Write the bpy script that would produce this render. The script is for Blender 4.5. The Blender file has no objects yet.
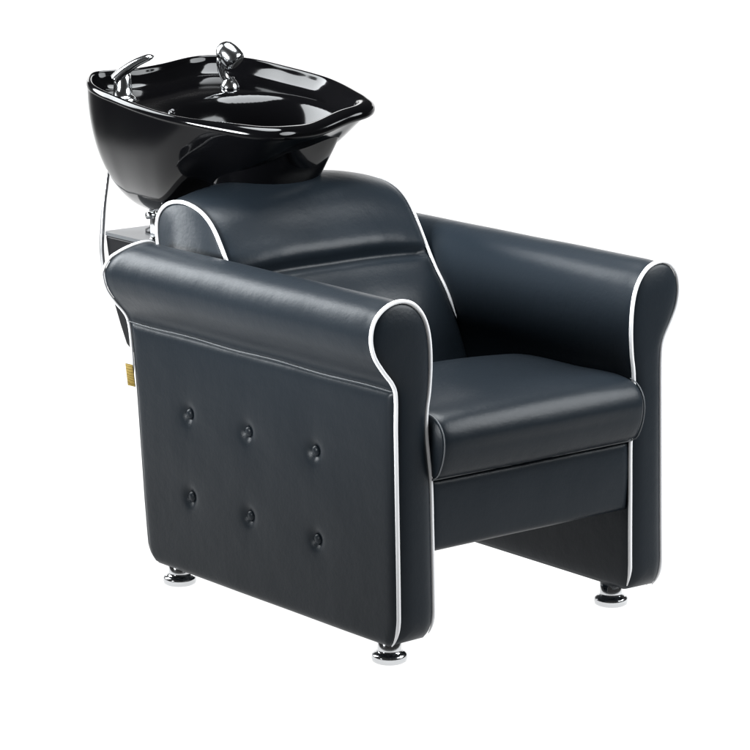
import bpy, bmesh, math, random
from mathutils import Vector, noise
PI = math.pi
C = bpy.context.scene.collection
W = .70

# ------------------------------------------------------------------ materials
def mat(name, base, rough=.5, metal=0, spec=.5, coat=0, coat_rough=.05, bump=None, emis=None):
    m = bpy.data.materials.new(name); m.use_nodes = True
    nt = m.node_tree; b = nt.nodes['Principled BSDF']
    b.inputs['Base Color'].default_value = (*base, 1)
    b.inputs['Roughness'].default_value = rough
    b.inputs['Metallic'].default_value = metal
    b.inputs['Specular IOR Level'].default_value = spec
    b.inputs['Coat Weight'].default_value = coat
    b.inputs['Coat Roughness'].default_value = coat_rough
    return m, nt, b

def leather(name, base, rough, spec):
    m, nt, b = mat(name, base, rough, 0, spec)
    tc = nt.nodes.new('ShaderNodeTexCoord')
    v = nt.nodes.new('ShaderNodeTexVoronoi'); v.feature = 'DISTANCE_TO_EDGE'; v.inputs['Scale'].default_value = 520
    n1 = nt.nodes.new('ShaderNodeTexNoise'); n1.inputs['Scale'].default_value = 140; n1.inputs['Detail'].default_value = 4
    n2 = nt.nodes.new('ShaderNodeTexNoise'); n2.inputs['Scale'].default_value = 9; n2.inputs['Detail'].default_value = 3
    nw = nt.nodes.new('ShaderNodeTexNoise'); nw.inputs['Scale'].default_value = 260; nw.inputs['Detail'].default_value = 2
    for q in (v, n1, n2, nw): nt.links.new(tc.outputs['Object'], q.inputs['Vector'])
    b1 = nt.nodes.new('ShaderNodeBump'); b1.inputs['Strength'].default_value = .16; b1.inputs['Distance'].default_value = .0004
    b2 = nt.nodes.new('ShaderNodeBump'); b2.inputs['Strength'].default_value = .22; b2.inputs['Distance'].default_value = .0012
    b3 = nt.nodes.new('ShaderNodeBump'); b3.inputs['Strength'].default_value = .22; b3.inputs['Distance'].default_value = .010
    nt.links.new(v.outputs['Distance'], b1.inputs['Height'])
    nt.links.new(n1.outputs['Fac'], b2.inputs['Height']); nt.links.new(b1.outputs['Normal'], b2.inputs['Normal'])
    nt.links.new(n2.outputs['Fac'], b3.inputs['Height']); nt.links.new(b2.outputs['Normal'], b3.inputs['Normal'])
    nt.links.new(b3.outputs['Normal'], b.inputs['Normal'])
    mr = nt.nodes.new('ShaderNodeMapRange'); mr.inputs['To Min'].default_value = rough - .05; mr.inputs['To Max'].default_value = rough + .06
    nt.links.new(nw.outputs['Fac'], mr.inputs['Value']); nt.links.new(mr.outputs['Result'], b.inputs['Roughness'])
    return m

M = {}
M['leather'] = leather('navy_black_leather', (.0066, .0093, .0124), .36, .12)
M['piping'] = mat('white_piping', (.57, .57, .575), .45, 0, .2)[0]
M['thread'] = mat('grey_stitch_piping', (.085, .09, .095), .5, 0, .2)[0]
M['ceramic'] = mat('black_glazed_ceramic', (.0010, .0010, .0012), .08, 0, .2)[0]
M['chrome'] = mat('chrome', (.56, .57, .58), .14, 1)[0]
M['black_metal'] = mat('black_metal', (.004, .004, .005), .38, 0, .25)[0]
M['grey_metal'] = mat('grey_metal_plate', (.075, .078, .082), .35, 0, .3)[0]
M['steel'] = mat('bright_steel', (.78, .79, .80), .28, 1)[0]
M['rubber'] = mat('black_rubber', (.01, .01, .01), .6, 0, .3)[0]
def tag_mat():
    m, nt, b = mat('yellow_woven_cloth', (.19, .13, .03), .8, 0, .1)
    tc = nt.nodes.new('ShaderNodeTexCoord'); w = nt.nodes.new('ShaderNodeTexWave'); w.bands_direction = 'Z'; w.inputs['Scale'].default_value = 55; w.inputs['Distortion'].default_value = 6
    cr = nt.nodes.new('ShaderNodeValToRGB'); cr.color_ramp.elements[0].color = (.10, .062, .012, 1); cr.color_ramp.elements[1].color = (.21, .15, .04, 1); cr.color_ramp.elements[1].position = .35
    nt.links.new(tc.outputs['Object'], w.inputs['Vector']); nt.links.new(w.outputs['Fac'], cr.inputs['Fac']); nt.links.new(cr.outputs['Color'], b.inputs['Base Color'])
    return m
M['tag'] = tag_mat()

def floor_mat():
    # invented translucent sheet: passes added lamps from below and behind, keeping shadowed floor white
    m = bpy.data.materials.new('backlit_white_sheet'); m.use_nodes = True; nt = m.node_tree
    for q in list(nt.nodes): nt.nodes.remove(q)
    out = nt.nodes.new('ShaderNodeOutputMaterial'); mx = nt.nodes.new('ShaderNodeMixShader')
    d = nt.nodes.new('ShaderNodeBsdfDiffuse'); t = nt.nodes.new('ShaderNodeBsdfTranslucent')
    n = nt.nodes.new('ShaderNodeTexNoise'); n.inputs['Scale'].default_value = 40
    cr = nt.nodes.new('ShaderNodeValToRGB'); cr.color_ramp.elements[0].color = (.93, .93, .93, 1); cr.color_ramp.elements[1].color = (.96, .96, .96, 1)
    tc = nt.nodes.new('ShaderNodeTexCoord'); nt.links.new(tc.outputs['Object'], n.inputs['Vector']); nt.links.new(n.outputs['Fac'], cr.inputs['Fac'])
    for q in (d, t): nt.links.new(cr.outputs['Color'], q.inputs['Color'])
    mx.inputs[0].default_value = .9
    nt.links.new(d.outputs[0], mx.inputs[1]); nt.links.new(t.outputs[0], mx.inputs[2]); nt.links.new(mx.outputs[0], out.inputs['Surface'])
    return m
M['floor'] = floor_mat()

# ------------------------------------------------------------------ mesh helpers
def obj(name, verts, faces, m, parent=None, smooth=True, sub=0, weld=False):
    me = bpy.data.meshes.new(name)
    me.from_pydata([tuple(v) for v in verts], [], faces)
    bm = bmesh.new(); bm.from_mesh(me)
    if weld: bmesh.ops.remove_doubles(bm, verts=bm.verts, dist=1e-5)
    bmesh.ops.recalc_face_normals(bm, faces=bm.faces)
    for f in bm.faces: f.smooth = smooth
    bm.to_mesh(me); bm.free()
    me.materials.append(m)
    o = bpy.data.objects.new(name, me); C.objects.link(o)
    if parent: o.parent = parent
    if sub:
        s = o.modifiers.new('sub', 'SUBSURF'); s.levels = sub; s.render_levels = sub
    return o

def catmull(P, n, closed=False):
    P = [Vector(p) for p in P]; N = len(P); out = []
    segs = N if closed else N-1
    for i in range(segs):
        if closed: a, b, c, d = P[i-1], P[i], P[(i+1) % N], P[(i+2) % N]
        else: a, b, c, d = P[max(i-1, 0)], P[i], P[i+1], P[min(i+2, N-1)]
        for k in range(n):
            t = k/n
            out.append(.5*((2*b)+(c-a)*t+(2*a-5*b+4*c-d)*t*t+(3*b-a-3*c+d)*t**3))
    if not closed: out.append(P[-1].copy())
    return out

def resample(P, n, closed=False):
    Q = list(P)+([P[0]] if closed else [])
    L = [0]
    for i in range(1, len(Q)): L.append(L[-1]+(Q[i]-Q[i-1]).length)
    out = []; j = 0
    cnt = n if closed else n-1
    for k in range(n):
        s = L[-1]*k/cnt
        while j < len(L)-2 and L[j+1] < s: j += 1
        t = (s-L[j])/max(L[j+1]-L[j], 1e-9)
        out.append(Q[j].lerp(Q[j+1], min(t, 1)))
    return out

def tube(path, r, seg=12, closed=False, taper=None):
    V, F = [], []; N = len(path)
    up = None
    for i, p in enumerate(path):
        if closed: t = (path[(i+1) % N]-path[i-1]).normalized()
        else: t = (path[min(i+1, N-1)]-path[max(i-1, 0)]).normalized()
        if up is None:
            up = Vector((0, 0, 1)) if abs(t.z) < .9 else Vector((1, 0, 0))
        up = (up-t*up.dot(t)).normalized(); s = t.cross(up)
        rr = r if taper is None else r*taper(i/(N-1))
        for k in range(seg):
            a = 2*PI*k/seg; V.append(p+(up*math.cos(a)+s*math.sin(a))*rr)
    for i in range(N if closed else N-1):
        j = (i+1) % N
        for k in range(seg):
            k2 = (k+1) % seg; F.append((i*seg+k, i*seg+k2, j*seg+k2, j*seg+k))
    if not closed:
        F.append(tuple(range(seg))); F.append(tuple((N-1)*seg+k for k in range(seg)))
    return V, F

def lathe(prof, cx, cy, seg=40, squash=1):
    V, F = [], []; n = len(prof)
    for r, z in prof:
        for k in range(seg):
            a = 2*PI*k/seg; V.append((cx+r*math.cos(a), cy+r*math.sin(a)*squash, z))
    for i in range(n-1):
        for k in range(seg):
            k2 = (k+1) % seg; F.append((i*seg+k, i*seg+k2, (i+1)*seg+k2, (i+1)*seg+k))
    F.append(tuple(range(seg))); F.append(tuple((n-1)*seg+k for k in range(seg)))
    return V, F

def join(*vf):
    V, F = [], []
    for v, f in vf:
        o = len(V); V += list(v); F += [tuple(i+o for i in q) for q in f]
    return V, F

def rbox(x0, x1, y0, y1, z0, z1, r=.006, seg=3):
    bm = bmesh.new(); bmesh.ops.create_cube(bm, size=1)
    for v in bm.verts:
        v.co = Vector((x0+(v.co.x+.5)*(x1-x0), y0+(v.co.y+.5)*(y1-y0), z0+(v.co.z+.5)*(z1-z0)))
    bmesh.ops.bevel(bm, geom=bm.edges[:], offset=r, segments=seg, profile=.5, affect='EDGES')
    bm.verts.ensure_lookup_table()
    V = [v.co.copy() for v in bm.verts]; F = [tuple(v.index for v in f.verts) for f in bm.faces]
    bm.free(); return V, F

def sstep(a, b, x):
    t = min(max((x-a)/(b-a), 0), 1); return t*t*(3-2*t)

# ------------------------------------------------------------------ the chair
chair = bpy.data.objects.new('shampoo_chair', None); C.objects.link(chair)
chair.location = (.35, .45, 0)
OFF = Vector((-.35, -.45, 0))
chair['label'] = 'black leather salon backwash chair with white piping, tufted sides and a glossy black basin'
chair['category'] = 'salon chair'
def part(name, vf, m, parent=None, **k):
    o = obj(name, vf[0], vf[1], m, parent or chair, **k)
    if parent is None: o.location = OFF
    return o

# ---- arm outline (x, z), outer foot -> up -> over the roll -> inner foot
ARM_NEAR = [(.006,.062),(.004,.10),(.0045,.20),(.0045,.34),(.0045,.48),(.0045,.555),(-.004,.583),(-.026,.610),(-.048,.642),(-.056,.676),
       (-.048,.708),(-.024,.730),(.010,.739),(.044,.730),(.070,.702),(.083,.662),(.0865,.61),(.0835,.56),(.0775,.52),(.0765,.475),
       (.081,.425),(.086,.375),(.087,.28),(.088,.16),(.087,.09),(.080,.064)]
ROLL = [1.0]
def arm_outline(n):
    return resample(catmull([(a*ROLL[0] if a < 0 else a, 0, b) for a, b in ARM_NEAR], 10), n)
def yfront(z):
    lean = -.013*max(0, (.5-z)/.45)      # the front faces kick forward a little towards the floor
    if z >= .125: return lean
    t = (.125-z)/.075
    return lean+.055*(1-math.sqrt(max(0, 1-min(t, 1)**2)))
YB = [(.05,.775),(.06,.806),(.075,.826),(.09,.8327),(.186,.845),(.40,.865),(.505,.8767),(.564,.886),(.62,.892),(.676,.892),(.71,.873),(.73,.848),(.745,.83)]
def yback(z):
    if z <= YB[0][0]: return YB[0][1]
    for (a, p), (b, q) in zip(YB, YB[1:]):
        if z <= b: return p+(q-p)*(z-a)/(b-a)
    return YB[-1][1]
def skel(z):
    z = min(max(z, .11), .668)
    return Vector((.0455+(-.030)*sstep(.52, .668, z), 0, z))

def make_arm(mirror):
    mx = (lambda v: Vector((W-v[0], v[1], v[2]))) if mirror else (lambda v: Vector(v))
    ROLL[0] = .72 if mirror else 1.0     # the far roll is packed a little tighter
    n = 150
    O = arm_outline(n)
    V, F = [], []; rings = []
    def ring(fn):
        rings.append(len(V))
        for p in O: V.append(mx(fn(p)))
    K = [1, .85, .65, .45, .28, .15, .07, .025]
    for k in K:
        def f(p, k=k):
            q = p.lerp(skel(p.z), k)
            y = yfront(q.z) - .011*(1-(1-k)**3) + .004*(1-min(k/.07, 1))
            return Vector((q.x, y, q.z))
        ring(f)
    ny = 34
    for j in range(ny+1):
        t = j/ny
        def f(p, t=t):
            y0 = yfront(p.z)+.006; y1 = yback(p.z)-.006
            y = y0+(y1-y0)*t
            q = p.copy()
            # gentle waviness of the padded roll
            if p.z > .57:
                w = noise.noise(Vector((p.x*7, y*5, p.z*7)))*.0022*math.sin(PI*t)
                d = (p-Vector((.012, 0, .668))).normalized(); q += d*w
                q += d*(-.0025)*math.exp(-((t-.0)/.03)**2)
            q.y = y; return q
        ring(f)
    for k in reversed(K):
        def f(p, k=k):
            q = p.lerp(skel(p.z), k)
            y = yback(q.z) + .008*(1-(1-k)**3) - .004*(1-min(k/.07, 1))
            return Vector((q.x, y, q.z))
        ring(f)
    for a, b in zip(rings, rings[1:]):
        for k in range(n):
            k2 = (k+1) % n; F.append((a+k, a+k2, b+k2, b+k))
    arm = part('armrest', (V, F), M['leather'])
    # piping round the front and back outline
    def pipe(back):
        P = []
        line = arm_outline(220)
        for j, p in enumerate(line):
            if j > 110 and p.z < .072: continue
            if back and p.z < .45: continue
            y = yback(p.z)-.001 if back else yfront(p.z)+.001
            P.append(Vector((p.x, y, p.z)))
        # push outwards a little from the section
        Q = []
        for i, p in enumerate(P):
            t = (P[min(i+1, len(P)-1)]-P[max(i-1, 0)]); nrm = Vector((-t.z, 0, t.x)).normalized()
            Q.append(mx(p+nrm*.0015+Vector((0, .0025 if back else -.0025, 0))))
        # run the ends under the arm
        return tube(Q, .0031 if back else .0042, 10, taper=lambda t: min(1, .25+min(t, 1-t)*30))
    part('piping', pipe(False), M['piping'], arm)
    part('piping', pipe(True), M['piping'], arm)
    # tufted outer panel
    ya = lambda z: yfront(z)+.0065; yb = lambda z: yback(z)-.0055
    BT = [(.670, .404), (.466, .404), (.246, .406), (.665, .229), (.461, .230), (.240, .228)]
    V, F = [], []; nu, nv = 150, 110
    z0, z1 = .058, .566
    def px(y, z, u, v):
        e = min(u, 1-u)*.8; f = min(v, 1-v)*.5
        edge = .0085*(1-math.exp(-min(e, f)/.006))
        x = .0065-edge
        x -= .004*math.sin(PI*u)*math.sin(PI*v)
        for by, bz in BT:
            dy, dz = y-by, z-bz
            d = math.hypot(dy, dz)
            x += .0120*math.exp(-(d/.0155)**2)+.0020*math.exp(-(d/.04)**2)
            # pull creases that run down and up from each button
            x += .0003*math.exp(-(dy/.006)**2)*math.exp(-(abs(dz)/.05))
        x += noise.noise(Vector((y*6, z*6, 3.1)))*.0012
        return x
    for j in range(nv+1):
        v = j/nv; z = z0+(z1-z0)*v
        for i in range(nu+1):
            u = i/nu; zz = z
            y = ya(zz)+(yb(zz)-ya(zz))*u
            V.append(mx((px(y, zz, u, v), y, zz)))
    for j in range(nv):
        for i in range(nu):
            a = j*(nu+1)+i; F.append((a, a+1, a+nu+2, a+nu+1))
    part('side_panel', (V, F), M['leather'], arm)
    # thin welt under the roll
    P = [mx((-.0032, yfront(.567)+.004+t*(yback(.567)-.008), .5675+.0012*math.sin(t*19))) for t in [i/60 for i in range(61)]]
    part('seam_piping', tube(P, .0013, 8), M['thread'], arm)
    for by, bz in BT:
        prof = [(.0001, -.0062), (.0045, -.0058), (.0083, -.0044), (.0108, -.0020), (.0115, .0008), (.0108, .0035)]
        V, F = lathe(prof, 0, 0, 24)
        x0 = .0040
        V = [mx((x0+v[2], by+v[0], bz+v[1])) for v in V]
        part('button', (V, F), M['leather'], arm)
    return arm
arm_a = make_arm(False)
arm_b = make_arm(True)
arm_a['label'] = 'near armrest with yellow tag at its rear edge'

# yellow maker's tag sewn in the rear edge of the near arm
V, F = rbox(-.0012, .0012, .868, .8905, .428, .474, .0005, 1)
V = [Vector((v[0]-.002*math.sin((v[1]-.872)*90), v[1]+(v[2]-.45)*.18, v[2])) for v in V]
part('sewn_tag', (V, F), M['tag'], arm_a)

# ---- seat cushion
SX0, SX1 = .0865, .6135
prof = [(.70,.435),(.60,.444),(.52,.455),(.45,.472),(.39,.493),(.33,.507),(.26,.512),(.15,.512),(.07,.515),(.02,.514),(-.018,.505),(-.038,.486),(-.045,.462),(-.042,.432),(-.032,.405),(-.018,.388),(.02,.384),(.2,.384),(.70,.384)]
P = resample(catmull([(0, a, b) for a, b in prof], 10), 150)
def cushion(P, x0, x1, puff, ns=56, endround=.010, cap=True):
    V, F = [], []; n = len(P)
    nr = []
    for i, p in enumerate(P):
        t = P[min(i+1, n-1)]-P[max(i-1, 0)]; nr.append(Vector((0, -t.z, t.y)).normalized())
    for i in range(n):       # orientation: outward
        pass
    S = [0, .003, .008, .016, .03]+[.05+.9*k/ns for k in range(ns+1)]+[.97, .984, .992, .997, 1]
    for s in S:
        x = x0+(x1-x0)*s
        for i, p in enumerate(P):
            q = p+nr[i]*puff(s, i/(n-1), p, x); V.append(Vector((x, q.y, q.z)))
    for a in range(len(S)-1):
        for k in range(n-1):
            F.append((a*n+k, a*n+k+1, (a+1)*n+k+1, (a+1)*n+k))
        F.append((a*n+n-1, a*n, (a+1)*n, (a+1)*n+n-1))
    if cap:
        F.append(tuple(range(n))); F.append(tuple((len(S)-1)*n+k for k in range(n)))
    return V, F
def edge_soft(s, d=.010, w=.012):
    e = min(s, 1-s); return -d*math.exp(-e/w)
def seat_puff(s, t, p, x):
    c = 1-abs(2*s-1)**2.5
    top = .006*c if p.z > .45 else 0
    front = .003*c
    w = noise.noise(Vector((x*5, p.y*5, p.z*5)))*.0025 + noise.noise(Vector((x*38, 2.2, p.z*5)))*.0016*math.exp(-((p.z-.392)/.014)**2)
    return (top+front+w*c)*-1*SG + (-1*SG)*edge_soft(s, .006, .010)
SG = 1
# find the sign so that puff pushes outwards (top normal must point up)
_t = P[40]-P[38]; SG = -1 if Vector((0, -_t.z, _t.y)).z > 0 else 1
part('seat', cushion(P, SX0, SX1, seat_puff), M['leather'])
seat = chair.children[-1]
front = [p for p in P if p.y < .10]
for x in (SX0+.0015, SX1-.0015):
    Q = [Vector((x, p.y, p.z)) for p in front if p.y < (.0 if x > .3 else .1)]
    part('seam_piping', tube(Q, .0012, 8), M['thread'], seat)

# ---- front rail and seat box
def rail():
    V, F = [], []
    nx, nz = 70, 40
    x0, x1, z0, z1 = .0865, .6135, .2365, .3815
    for j in range(nz+1):
        for i in range(nx+1):
            u, v = i/nx, j/nz; x = x0+(x1-x0)*u; z = z0+(z1-z0)*v
            e = min(min(v, 1-v)*(z1-z0), min(u, 1-u)*(x1-x0))
            y = .006-.010*(1-math.exp(-e/.005)) - .003*math.sin(PI*v)
            y += noise.noise(Vector((x*7, z*7, 9)))*.0012
            V.append((x, y, z))
    for j in range(nz):
        for i in range(nx):
            a = j*(nx+1)+i; F.append((a, a+1, a+nx+2, a+nx+1))
    return join((V, F), rbox(x0, x1, .006, .86, z0-.0005, z1, .004))
fr = part('front_rail', rail(), M['leather'])
P2 = [Vector((SX0+(SX1-SX0)*t, -.008, .3832)) for t in [i/50 for i in range(51)]]
part('seam_piping', tube(P2, .0020, 8), M['thread'], fr)

# ---- backrest
BP = [(.47,.40),(.502,.475),(.536,.545),(.572,.606),(.610,.652),(.640,.695),(.668,.738),(.694,.773),(.722,.797),(.756,.812),(.800,.8195),(.845,.815),(.878,.800),(.898,.776),(.902,.745),(.897,.70),(.885,.55),(.872,.40),(.862,.255)]
P = resample(catmull([(0, a, b) for a, b in BP], 10), 190)
BX0, BX1 = .088, .6155
_t = P[60]-P[58]; SB = -1 if Vector((0, -_t.z, _t.y)).y > 0 else 1
def back_puff(s, t, p, x):
    e = min(s, 1-s)*(W-.17)
    c = 1-abs(2*s-1)**3
    up = sstep(.66, .72, p.z)
    top = sstep(.76, .81, p.z)
    out = 0
    if p.y < .80 or p.z > .79:
        # head pad above the crease, lumbar pad below it
        out = .024*up*c*(1-.0*top) + .016*(1-up)*c*sstep(.45, .56, p.z)
        out += .008*top*c
        z = p.z - .0*s
        out -= .016*math.exp(-((p.z-.684)/.010)**2)*min(1, e/.03)
        out += .007*math.exp(-((p.z-.715)/.026)**2)*c
        out += noise.noise(Vector((x*6, p.z*9, 4)))*.004*c
        # small gathers along the crease
        out +=   .0005*math.sin(x*95+3*noise.noise(Vector((x*9, 0, 1))))*math.exp(-((p.z-.70)/.02)**2)*c
    return SB*out + SB*edge_soft(s, .008, .014)
bk = part('backrest', cushion(P, BX0, BX1, back_puff, ns=90), M['leather'])
for x in (BX0+.0005, BX1-.004):
    Q = [Vector((x, p.y, p.z)) for p in P if p.z > (.50 if x < .3 else .548)]
    part('piping', tube(Q, .0041 if x < .3 else .0036, 10, taper=lambda t: min(1, .2+min(t, 1-t)*14)), M['piping'], bk)

# ---- feet
FZ = .009
def foot(x, y):
    prof = [(.0005,FZ),(.030,FZ),(.0340,FZ+.0025),(.0352,FZ+.007),(.0350,FZ+.013),(.0335,FZ+.0165),(.029,FZ+.019),(.0245,FZ+.0205),(.0235,FZ+.025),(.0235,.075),(.0005,.075)]
    part('foot', lathe(prof, x, y, 48), M['chrome'])
for x, y in ((.048,.072),(.655,.090),(.048,.778),(.655,.778)): foot(x, y)

# ------------------------------------------------------------------ basin
RIM = [(0.1365,1.2286,1.0313), (0.1102,1.1779,1.0252), (0.0971,1.1201,1.0189), (0.0931,1.0687,1.0136), (0.0872,0.9558,1.0021), (0.0990,0.8453,0.9915), (0.1434,0.7473,0.9835), (0.1760,0.6873,0.9788), (0.2062,0.6589,0.9771), (0.2520,0.6509,0.9782), (0.3481,0.6734,0.9843), (0.4464,0.6964,0.9905), (0.4983,0.7070,0.9936), (0.5398,0.7350,0.9981), (0.5594,0.7661,1.0020), (0.5716,0.8021,1.0061), (0.5908,0.8786,1.0145), (0.6008,0.9623,1.0233), (0.5989,1.0318,1.0301), (0.5907,1.0944,1.0361), (0.5789,1.1717,1.0433), (0.5547,1.2334,1.0485), (0.5180,1.2789,1.0516), (0.4572,1.2911,1.0504), (0.3581,1.2676,1.0441), (0.2724,1.2608,1.0400), (0.2044,1.2784,1.0390), (0.1746,1.2735,1.0373)]
rim = resample(catmull(RIM, 8, True), 160, True)
n = len(rim)
cen = sum(rim, Vector())/n
SK = .27
def fy(p): return p.y-SK*(p.x-.2)
ymin = min(fy(p) for p in rim); ymax = max(p.y for p in rim)
def plane(x, y): return PA+PB*y+PC*x
PA, PB, PC = 0.9030, 0.100, 0.040
def neck(p):      # dip of the rim where the neck rests
    f = 1-sstep(ymin+.04, ymin+.16, fy(p))
    w = math.exp(-((p.x-cen.x)/.085)**2)
    return f*w
BOT = Vector((.322, 1.160, .738))
V, F = [], []; rings = []
def add(fn):
    rings.append(len(V))
    for i, p in enumerate(rim): V.append(fn(p, i))
# outside, from the bottom up
H = [1, .985, .95, .9, .84, .77, .69, .6, .51, .42, .33, .25, .18, .12, .07, .035]
def frontw(p): return 1-sstep(ymin+.06, ymin+.26, fy(p))
def outer(p, h):
    d = p-cen
    dd = d.y-SK*d.x
    fr = 1-sstep(-.24, .0, dd)   # 1 at the neck end
    s_round = (1-h**2.3)**.62
    s_lin = (1-h**1.45)**.92
    s = s_round*(1-fr)+s_lin*fr
    rb = .055
    q = Vector((BOT.x, BOT.y, 0)) + (Vector((d.x, d.y, 0)).normalized()*rb)
    tgt = Vector((p.x, p.y, 0))
    xy = q.lerp(tgt, s)
    fb = frontw(p)
    xy += Vector((d.x, d.y, 0)).normalized()*fb*(.004*math.exp(-((h-.05)/.05)**2)-.006*math.exp(-((h-.20)/.08)**2))
    zt = p.z-.012*neck(p)
    z = zt+(BOT.z-zt)*h
    return Vector((xy.x, xy.y, z))
for h in H: add(lambda p, i, h=h: outer(p, h))
def inset(p, k, dz):
    d = Vector((p.x-cen.x, p.y-cen.y, 0)); L = d.length
    q = p - d.normalized()*k
    return Vector((q.x, q.y, p.z-.012*neck(p)+dz))
LIP_A = ((-.001,-.012),(-.002,-.006),(-.001,-.001),(.003,.003),(.007,.004),(.011,.002),(.013,-.003),(.014,-.010))
LIP_B = ((-.001,-.026),(-.005,-.017),(-.0045,-.007),(.001,.001),(.012,.006),(.025,.006),(.035,.001),(.040,-.010))
for (ka, za), (kb, zb) in zip(LIP_A, LIP_B):
    def f(p, i, ka=ka, za=za, kb=kb, zb=zb):
        w = frontw(p); return inset(p, ka*(1-w)+kb*w, za*(1-w)+zb*w)
    add(f)
def depth(x, y):
    # rear ledge that carries the taps, then the deep bowl
    dy = (y-(.885))/.205; dx = (x-cen.x)/.195
    r = (abs(dx)**2.4+abs(dy)**2.4)**(1/2.4)
    bowl = .15*(1-sstep(.50, 1.0, r))
    return .034+bowl
KK = [.985, .96, .93, .89, .85, .8, .75, .7, .65, .6, .54, .48, .42, .36, .3, .24, .18, .12, .06, .02]
for k in KK:
    def f(p, i, k=k):
        b = inset(p, .016+.026*frontw(p), 0)
        q = Vector((cen.x, cen.y, 0)).lerp(Vector((b.x, b.y, 0)), k)
        z = plane(q.x, q.y)-depth(q.x, q.y)
        w = sstep(.93, 1.0, k)
        ze = b.z-.016
        return Vector((q.x, q.y, z*(1-w)+ze*w))
    add(f)
for a, b in zip(rings, rings[1:]):
    for k in range(n):
        k2 = (k+1) % n; F.append((a+k, a+k2, b+k2, b+k))
F.append(tuple(range(n))); F.append(tuple(rings[-1]+k for k in range(n)))
basin = part('basin', (V, F), M['ceramic'], sub=1)

# drain at the bottom of the bowl
dz = plane(cen.x, .885)-.184
part('drain', lathe([(.0005,dz+.004),(.018,dz+.004),(.022,dz+.002),(.023,dz-.002)], cen.x, .885, 30), M['chrome'], basin)

# ---- spray tap (far rear corner) and mixer lever (near rear corner)
FX, FY = 0.4482, 1.1273
fz = plane(FX, FY)-.034
collar = lathe([(.021,fz-.004),(.021,fz+.004),(.018,fz+.010),(.015,fz+.016),(.011,fz+.020),(.010,fz+.024)], FX, FY, 32)
Rv = Vector((.779,-.627,0)); Fv = Vector((.6126,.7611,0)).normalized()
def fp(a, b, h): return Vector((FX, FY, fz))+Rv*a+Vector((0,0,1))*h-Fv*b
stem = tube(catmull([fp(-.003,0,.012), fp(-.014,0,.030), fp(-.018,.002,.050), fp(-.015,.005,.068), fp(-.003,.008,.080)], 8), .0105, 18, taper=lambda t: .8+.55*t)
# spray head: a domed shell that ends in a flat dark nozzle face
def head():
    ax = Vector((.62, -.35, -.70)).normalized()
    ax = (Rv*.62-Fv*.25+Vector((0,0,-.62))).normalized()
    u = ax.cross(Vector((0,0,1))).normalized(); w = ax.cross(u)
    c0 = fp(-.010, .004, .084)
    prof = [(0.001,-.018),(.010,-.017),(.018,-.011),(.0235,-.002),(.026,.010),(.0265,.024),(.0255,.034),(.023,.038),(.019,.0395)]
    V, F = [], []; s = 32
    for r, d in prof:
        for k in range(s):
            a = 2*PI*k/s; V.append(c0+ax*d+(u*math.cos(a)+w*math.sin(a))*r)
    for i in range(len(prof)-1):
        for k in range(s):
            k2 = (k+1) % s; F.append((i*s+k, i*s+k2, (i+1)*s+k2, (i+1)*s+k))
    F.append(tuple(range(s))); 
    noz_V = [c0+ax*.0392+(u*math.cos(2*PI*k/s)+w*math.sin(2*PI*k/s))*.0195 for k in range(s)]+[c0+ax*.042+(u*math.cos(2*PI*k/s)+w*math.sin(2*PI*k/s))*.016 for k in range(s)]
    nF = [tuple(range(s, 2*s))]+[(k, (k+1) % s, s+(k+1) % s, s+k) for k in range(s)]+[tuple(range(s))]
    return (V, F), (noz_V, nF)
hd, nz_ = head()
part('faucet', join(collar, stem, hd), M['chrome'], basin)
part('spray_nozzle', nz_, M['rubber'], basin)

HX, HY = 0.1803, 1.1552
hz = plane(HX, HY)-.034
def hp(a, b, h): return Vector((HX, HY, hz))+Rv*a+Vector((0,0,1))*h-Fv*b
body = lathe([(.030,hz-.004),(.030,hz+.003),(.026,hz+.008),(.021,hz+.012),(.020,hz+.030),(.019,hz+.046),(.017,hz+.056),(.010,hz+.062),(.0005,hz+.064)], HX, HY, 36)
def lever():
    path = resample(catmull([hp(-.016,.004,.044), hp(.001,.004,.061), hp(.028,.004,.080), hp(.054,.004,.092), hp(.070,.004,.096)], 8), 26)
    V, F = [], []; s = 18
    for i, p in enumerate(path):
        t = (path[min(i+1, 25)]-path[max(i-1, 0)]).normalized(); sd = t.cross(Fv).normalized(); f = i/25
        wd = (.020-.005*f)*(math.sin(min(1, (1-f)*6)*PI/2)**.6+.02); th = (.013-.006*f)*(math.sin(min(1, (1-f)*6)*PI/2)**.6+.02)
        for k in range(s):
            a = 2*PI*k/s; V.append(p+Fv*math.cos(a)*wd+sd*math.sin(a)*th)
    for i in range(25):
        for k in range(s):
            k2 = (k+1) % s; F.append((i*s+k, i*s+k2, (i+1)*s+k2, (i+1)*s+k))
    F.append(tuple(range(s))); F.append(tuple(25*s+k for k in range(s)))
    return V, F
part('mixer_handle', join(body, lever()), M['chrome'], basin)

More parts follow.
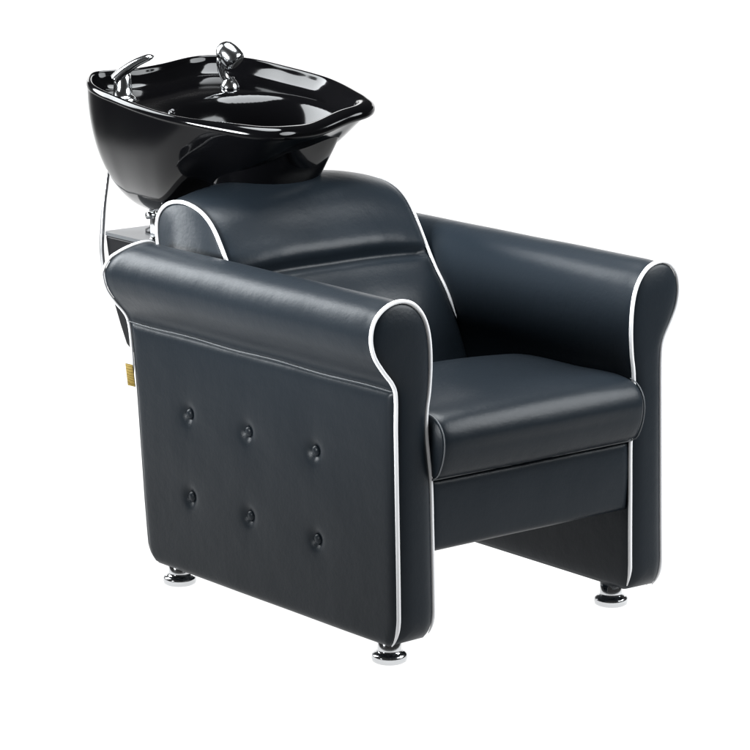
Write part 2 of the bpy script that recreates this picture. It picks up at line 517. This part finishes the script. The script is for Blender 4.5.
# ------------------------------------------------------------------ support behind the backrest
def prism(pts, x0, x1, r=.003):      # (y, z) outline pushed along x
    bm = bmesh.new()
    vs = [bm.verts.new((x0, a, b)) for a, b in pts]; f = bm.faces.new(vs)
    ext = bmesh.ops.extrude_face_region(bm, geom=[f])
    for g in ext['geom']:
        if isinstance(g, bmesh.types.BMVert): g.co.x = x1
    bmesh.ops.recalc_face_normals(bm, faces=bm.faces)
    if r: bmesh.ops.bevel(bm, geom=bm.edges[:], offset=r, segments=3, profile=.5, affect='EDGES')
    bm.verts.ensure_lookup_table()
    V = [v.co.copy() for v in bm.verts]; F = [tuple(v.index for v in f.verts) for f in bm.faces]
    bm.free(); return V, F
sup = part('basin_support', prism([(.86,.30),(.90,.30),(1.08,.36),(1.21,.436),(1.233,.476),(1.256,.521),(1.272,.613),(1.279,.639),(1.285,.672),(.86,.672)], .215, .485, .004), M['black_metal'], smooth=False)
def plate():
    # grey top plate with rounded ends
    pts = []
    x0, x1, y0, y1, r = .208, .492, 1.095, 1.285, .016
    for cx, cy, a0 in ((x1-r, y1-r, 0), (x0+r, y1-r, 90), (x0+r, y0+r, 180), (x1-r, y0+r, 270)):
        for k in range(7):
            a = math.radians(a0+15*k); pts.append((cx+r*math.cos(a), cy+r*math.sin(a)))
    m = len(pts); V = [(a, b, .674) for a, b in pts]+[(a, b, .682) for a, b in pts]
    F = [tuple(range(m)), tuple(range(m, 2*m))]+[(k, (k+1) % m, m+(k+1) % m, m+k) for k in range(m)]
    return V, F
part('top_plate', plate(), M['grey_metal'], sup, smooth=False)
part('stem', join(lathe([(.040,.680),(.040,.688),(.030,.693),(.028,.725),(.036,.738),(.048,.752),(.048,.765)], .312, 1.198, 36),), M['black_metal'], sup)
# chrome hinge bolt and bracket
part('hinge_plate', rbox(.270,.275,1.165,1.190,.682,.738,.002), M['chrome'], sup)
part('hinge_pin', tube([Vector((.262,1.188,.724)), Vector((.29,1.188,.724))], .008, 16), M['chrome'], sup)
part('bolt', lathe([(.0005,.690),(.005,.690),(.007,.687),(.007,.682),(.0005,.682)], .225, 1.114, 16), M['chrome'], sup)
# silver hose that drops from the basin past the rear of the plate
HP = [(0.2350,1.2900,0.8616), (0.2255,1.2900,0.7950), (0.2163,1.2900,0.7396), (0.2110,1.2900,0.6837), (0.2087,1.2900,0.6386), (0.2131,1.2900,0.5927), (0.2203,1.2900,0.5554)]
part('hose', tube(catmull(HP, 10), .0055, 12), M['steel'], sup)

# ------------------------------------------------------------------ white studio sweep
def sweep():
    prof = []
    for k in range(13): prof.append((-9+ (9+3.2)*k/12, 0))
    R = 2.2
    for k in range(1, 21):
        a = math.radians(68)*k/20; prof.append((3.2+R*math.sin(a), R-R*math.cos(a)))
    V, F = [], []; d = Vector((.6271, .7789, 0)); s = Vector((.7789, -.6271, 0)); o = Vector((.35, .4, 0))
    xs = [-9+18*k/24 for k in range(25)]
    for a, h in prof:
        for x in xs: V.append(o+d*a+s*x+Vector((0, 0, h+.009)))
    for j in range(len(prof)-1):
        for i in range(24):
            a = j*25+i; F.append((a, a+1, a+26, a+25))
    return V, F
fl = obj('floor', *sweep(), M['floor'])
fl['kind'] = 'structure'; fl['label'] = 'white translucent studio floor curving up into the backdrop, backlit by added lamps'

# ------------------------------------------------------------------ light
def area(name, loc, tgt, sx, sy, power, shape='ELLIPSE', col=(.94, .975, 1)):
    l = bpy.data.lights.new(name, 'AREA'); l.shape = shape; l.size = sx; l.size_y = sy; l.energy = power; l.color = col
    o = bpy.data.objects.new(name, l); C.objects.link(o); o.location = loc
    o.rotation_euler = (Vector(tgt)-Vector(loc)).to_track_quat('-Z', 'Y').to_euler()
    return o
WORLD = .04
area('softbox_rear', (-.7, 2.75, 1.95), (.0, .5, .65), 1.2, 2.6, 165)
area('softbox_right', (1.9, -1.35, 2.05), (.4, .2, .55), 2.3, 1.8, 175)
area('softbox_top', (.7, .8, 3.6), (.4, .4, .5), 2.2, 2.2, 280)
l = area('softbox_left', (-3.2, .5, 1.55), (.0, .45, 1.6), 1.7, 1.1, 100)
l.data.spread = math.radians(42)
# added lamps, hidden under and behind the translucent sweep to keep it white
def lamp_at(a, h, ex, sx, sy, k, name):
    o = area(name, (.35+.6271*a, .4+.7789*a, h), (0, 0, 0), sx, sy, sx*sy*PI*k, 'RECTANGLE', (1, 1, 1))
    o.rotation_euler = (ex, 0, -math.atan2(.6271, .7789)); return o
lamp_at(1.62, -.4, PI, 5.0, 6.0, 1.34, 'added_underfloor_light')  # invented glow from below, fills the chair's shadow
lamp_at(6.0, 1.0, -PI/2, 6, 3.4, 2.6, 'added_backdrop_light')  # added out of sight, whitens the rising part of the sweep

w = bpy.data.worlds.new('World'); bpy.context.scene.world = w; w.use_nodes = True
bg = w.node_tree.nodes['Background']; bg.inputs['Color'].default_value = (1, 1, 1, 1); bg.inputs['Strength'].default_value = WORLD

# ------------------------------------------------------------------ camera
cd = bpy.data.cameras.new('camera'); cam = bpy.data.objects.new('camera', cd); C.objects.link(cam)
cam.location = (-3.71311, -4.55598, 1.88239)
f = Vector((0.612596, 0.761123, -0.213118))
cam.rotation_euler = f.to_track_quat('-Z', 'Y').to_euler()
cd.sensor_width = 36; cd.lens = 3183.73/750*36; cd.clip_end = 100
sc = bpy.context.scene; sc.camera = cam
sc.view_settings.view_transform = 'Standard'; sc.view_settings.look = 'None'; sc.view_settings.exposure = 0; sc.view_settings.gamma = 1
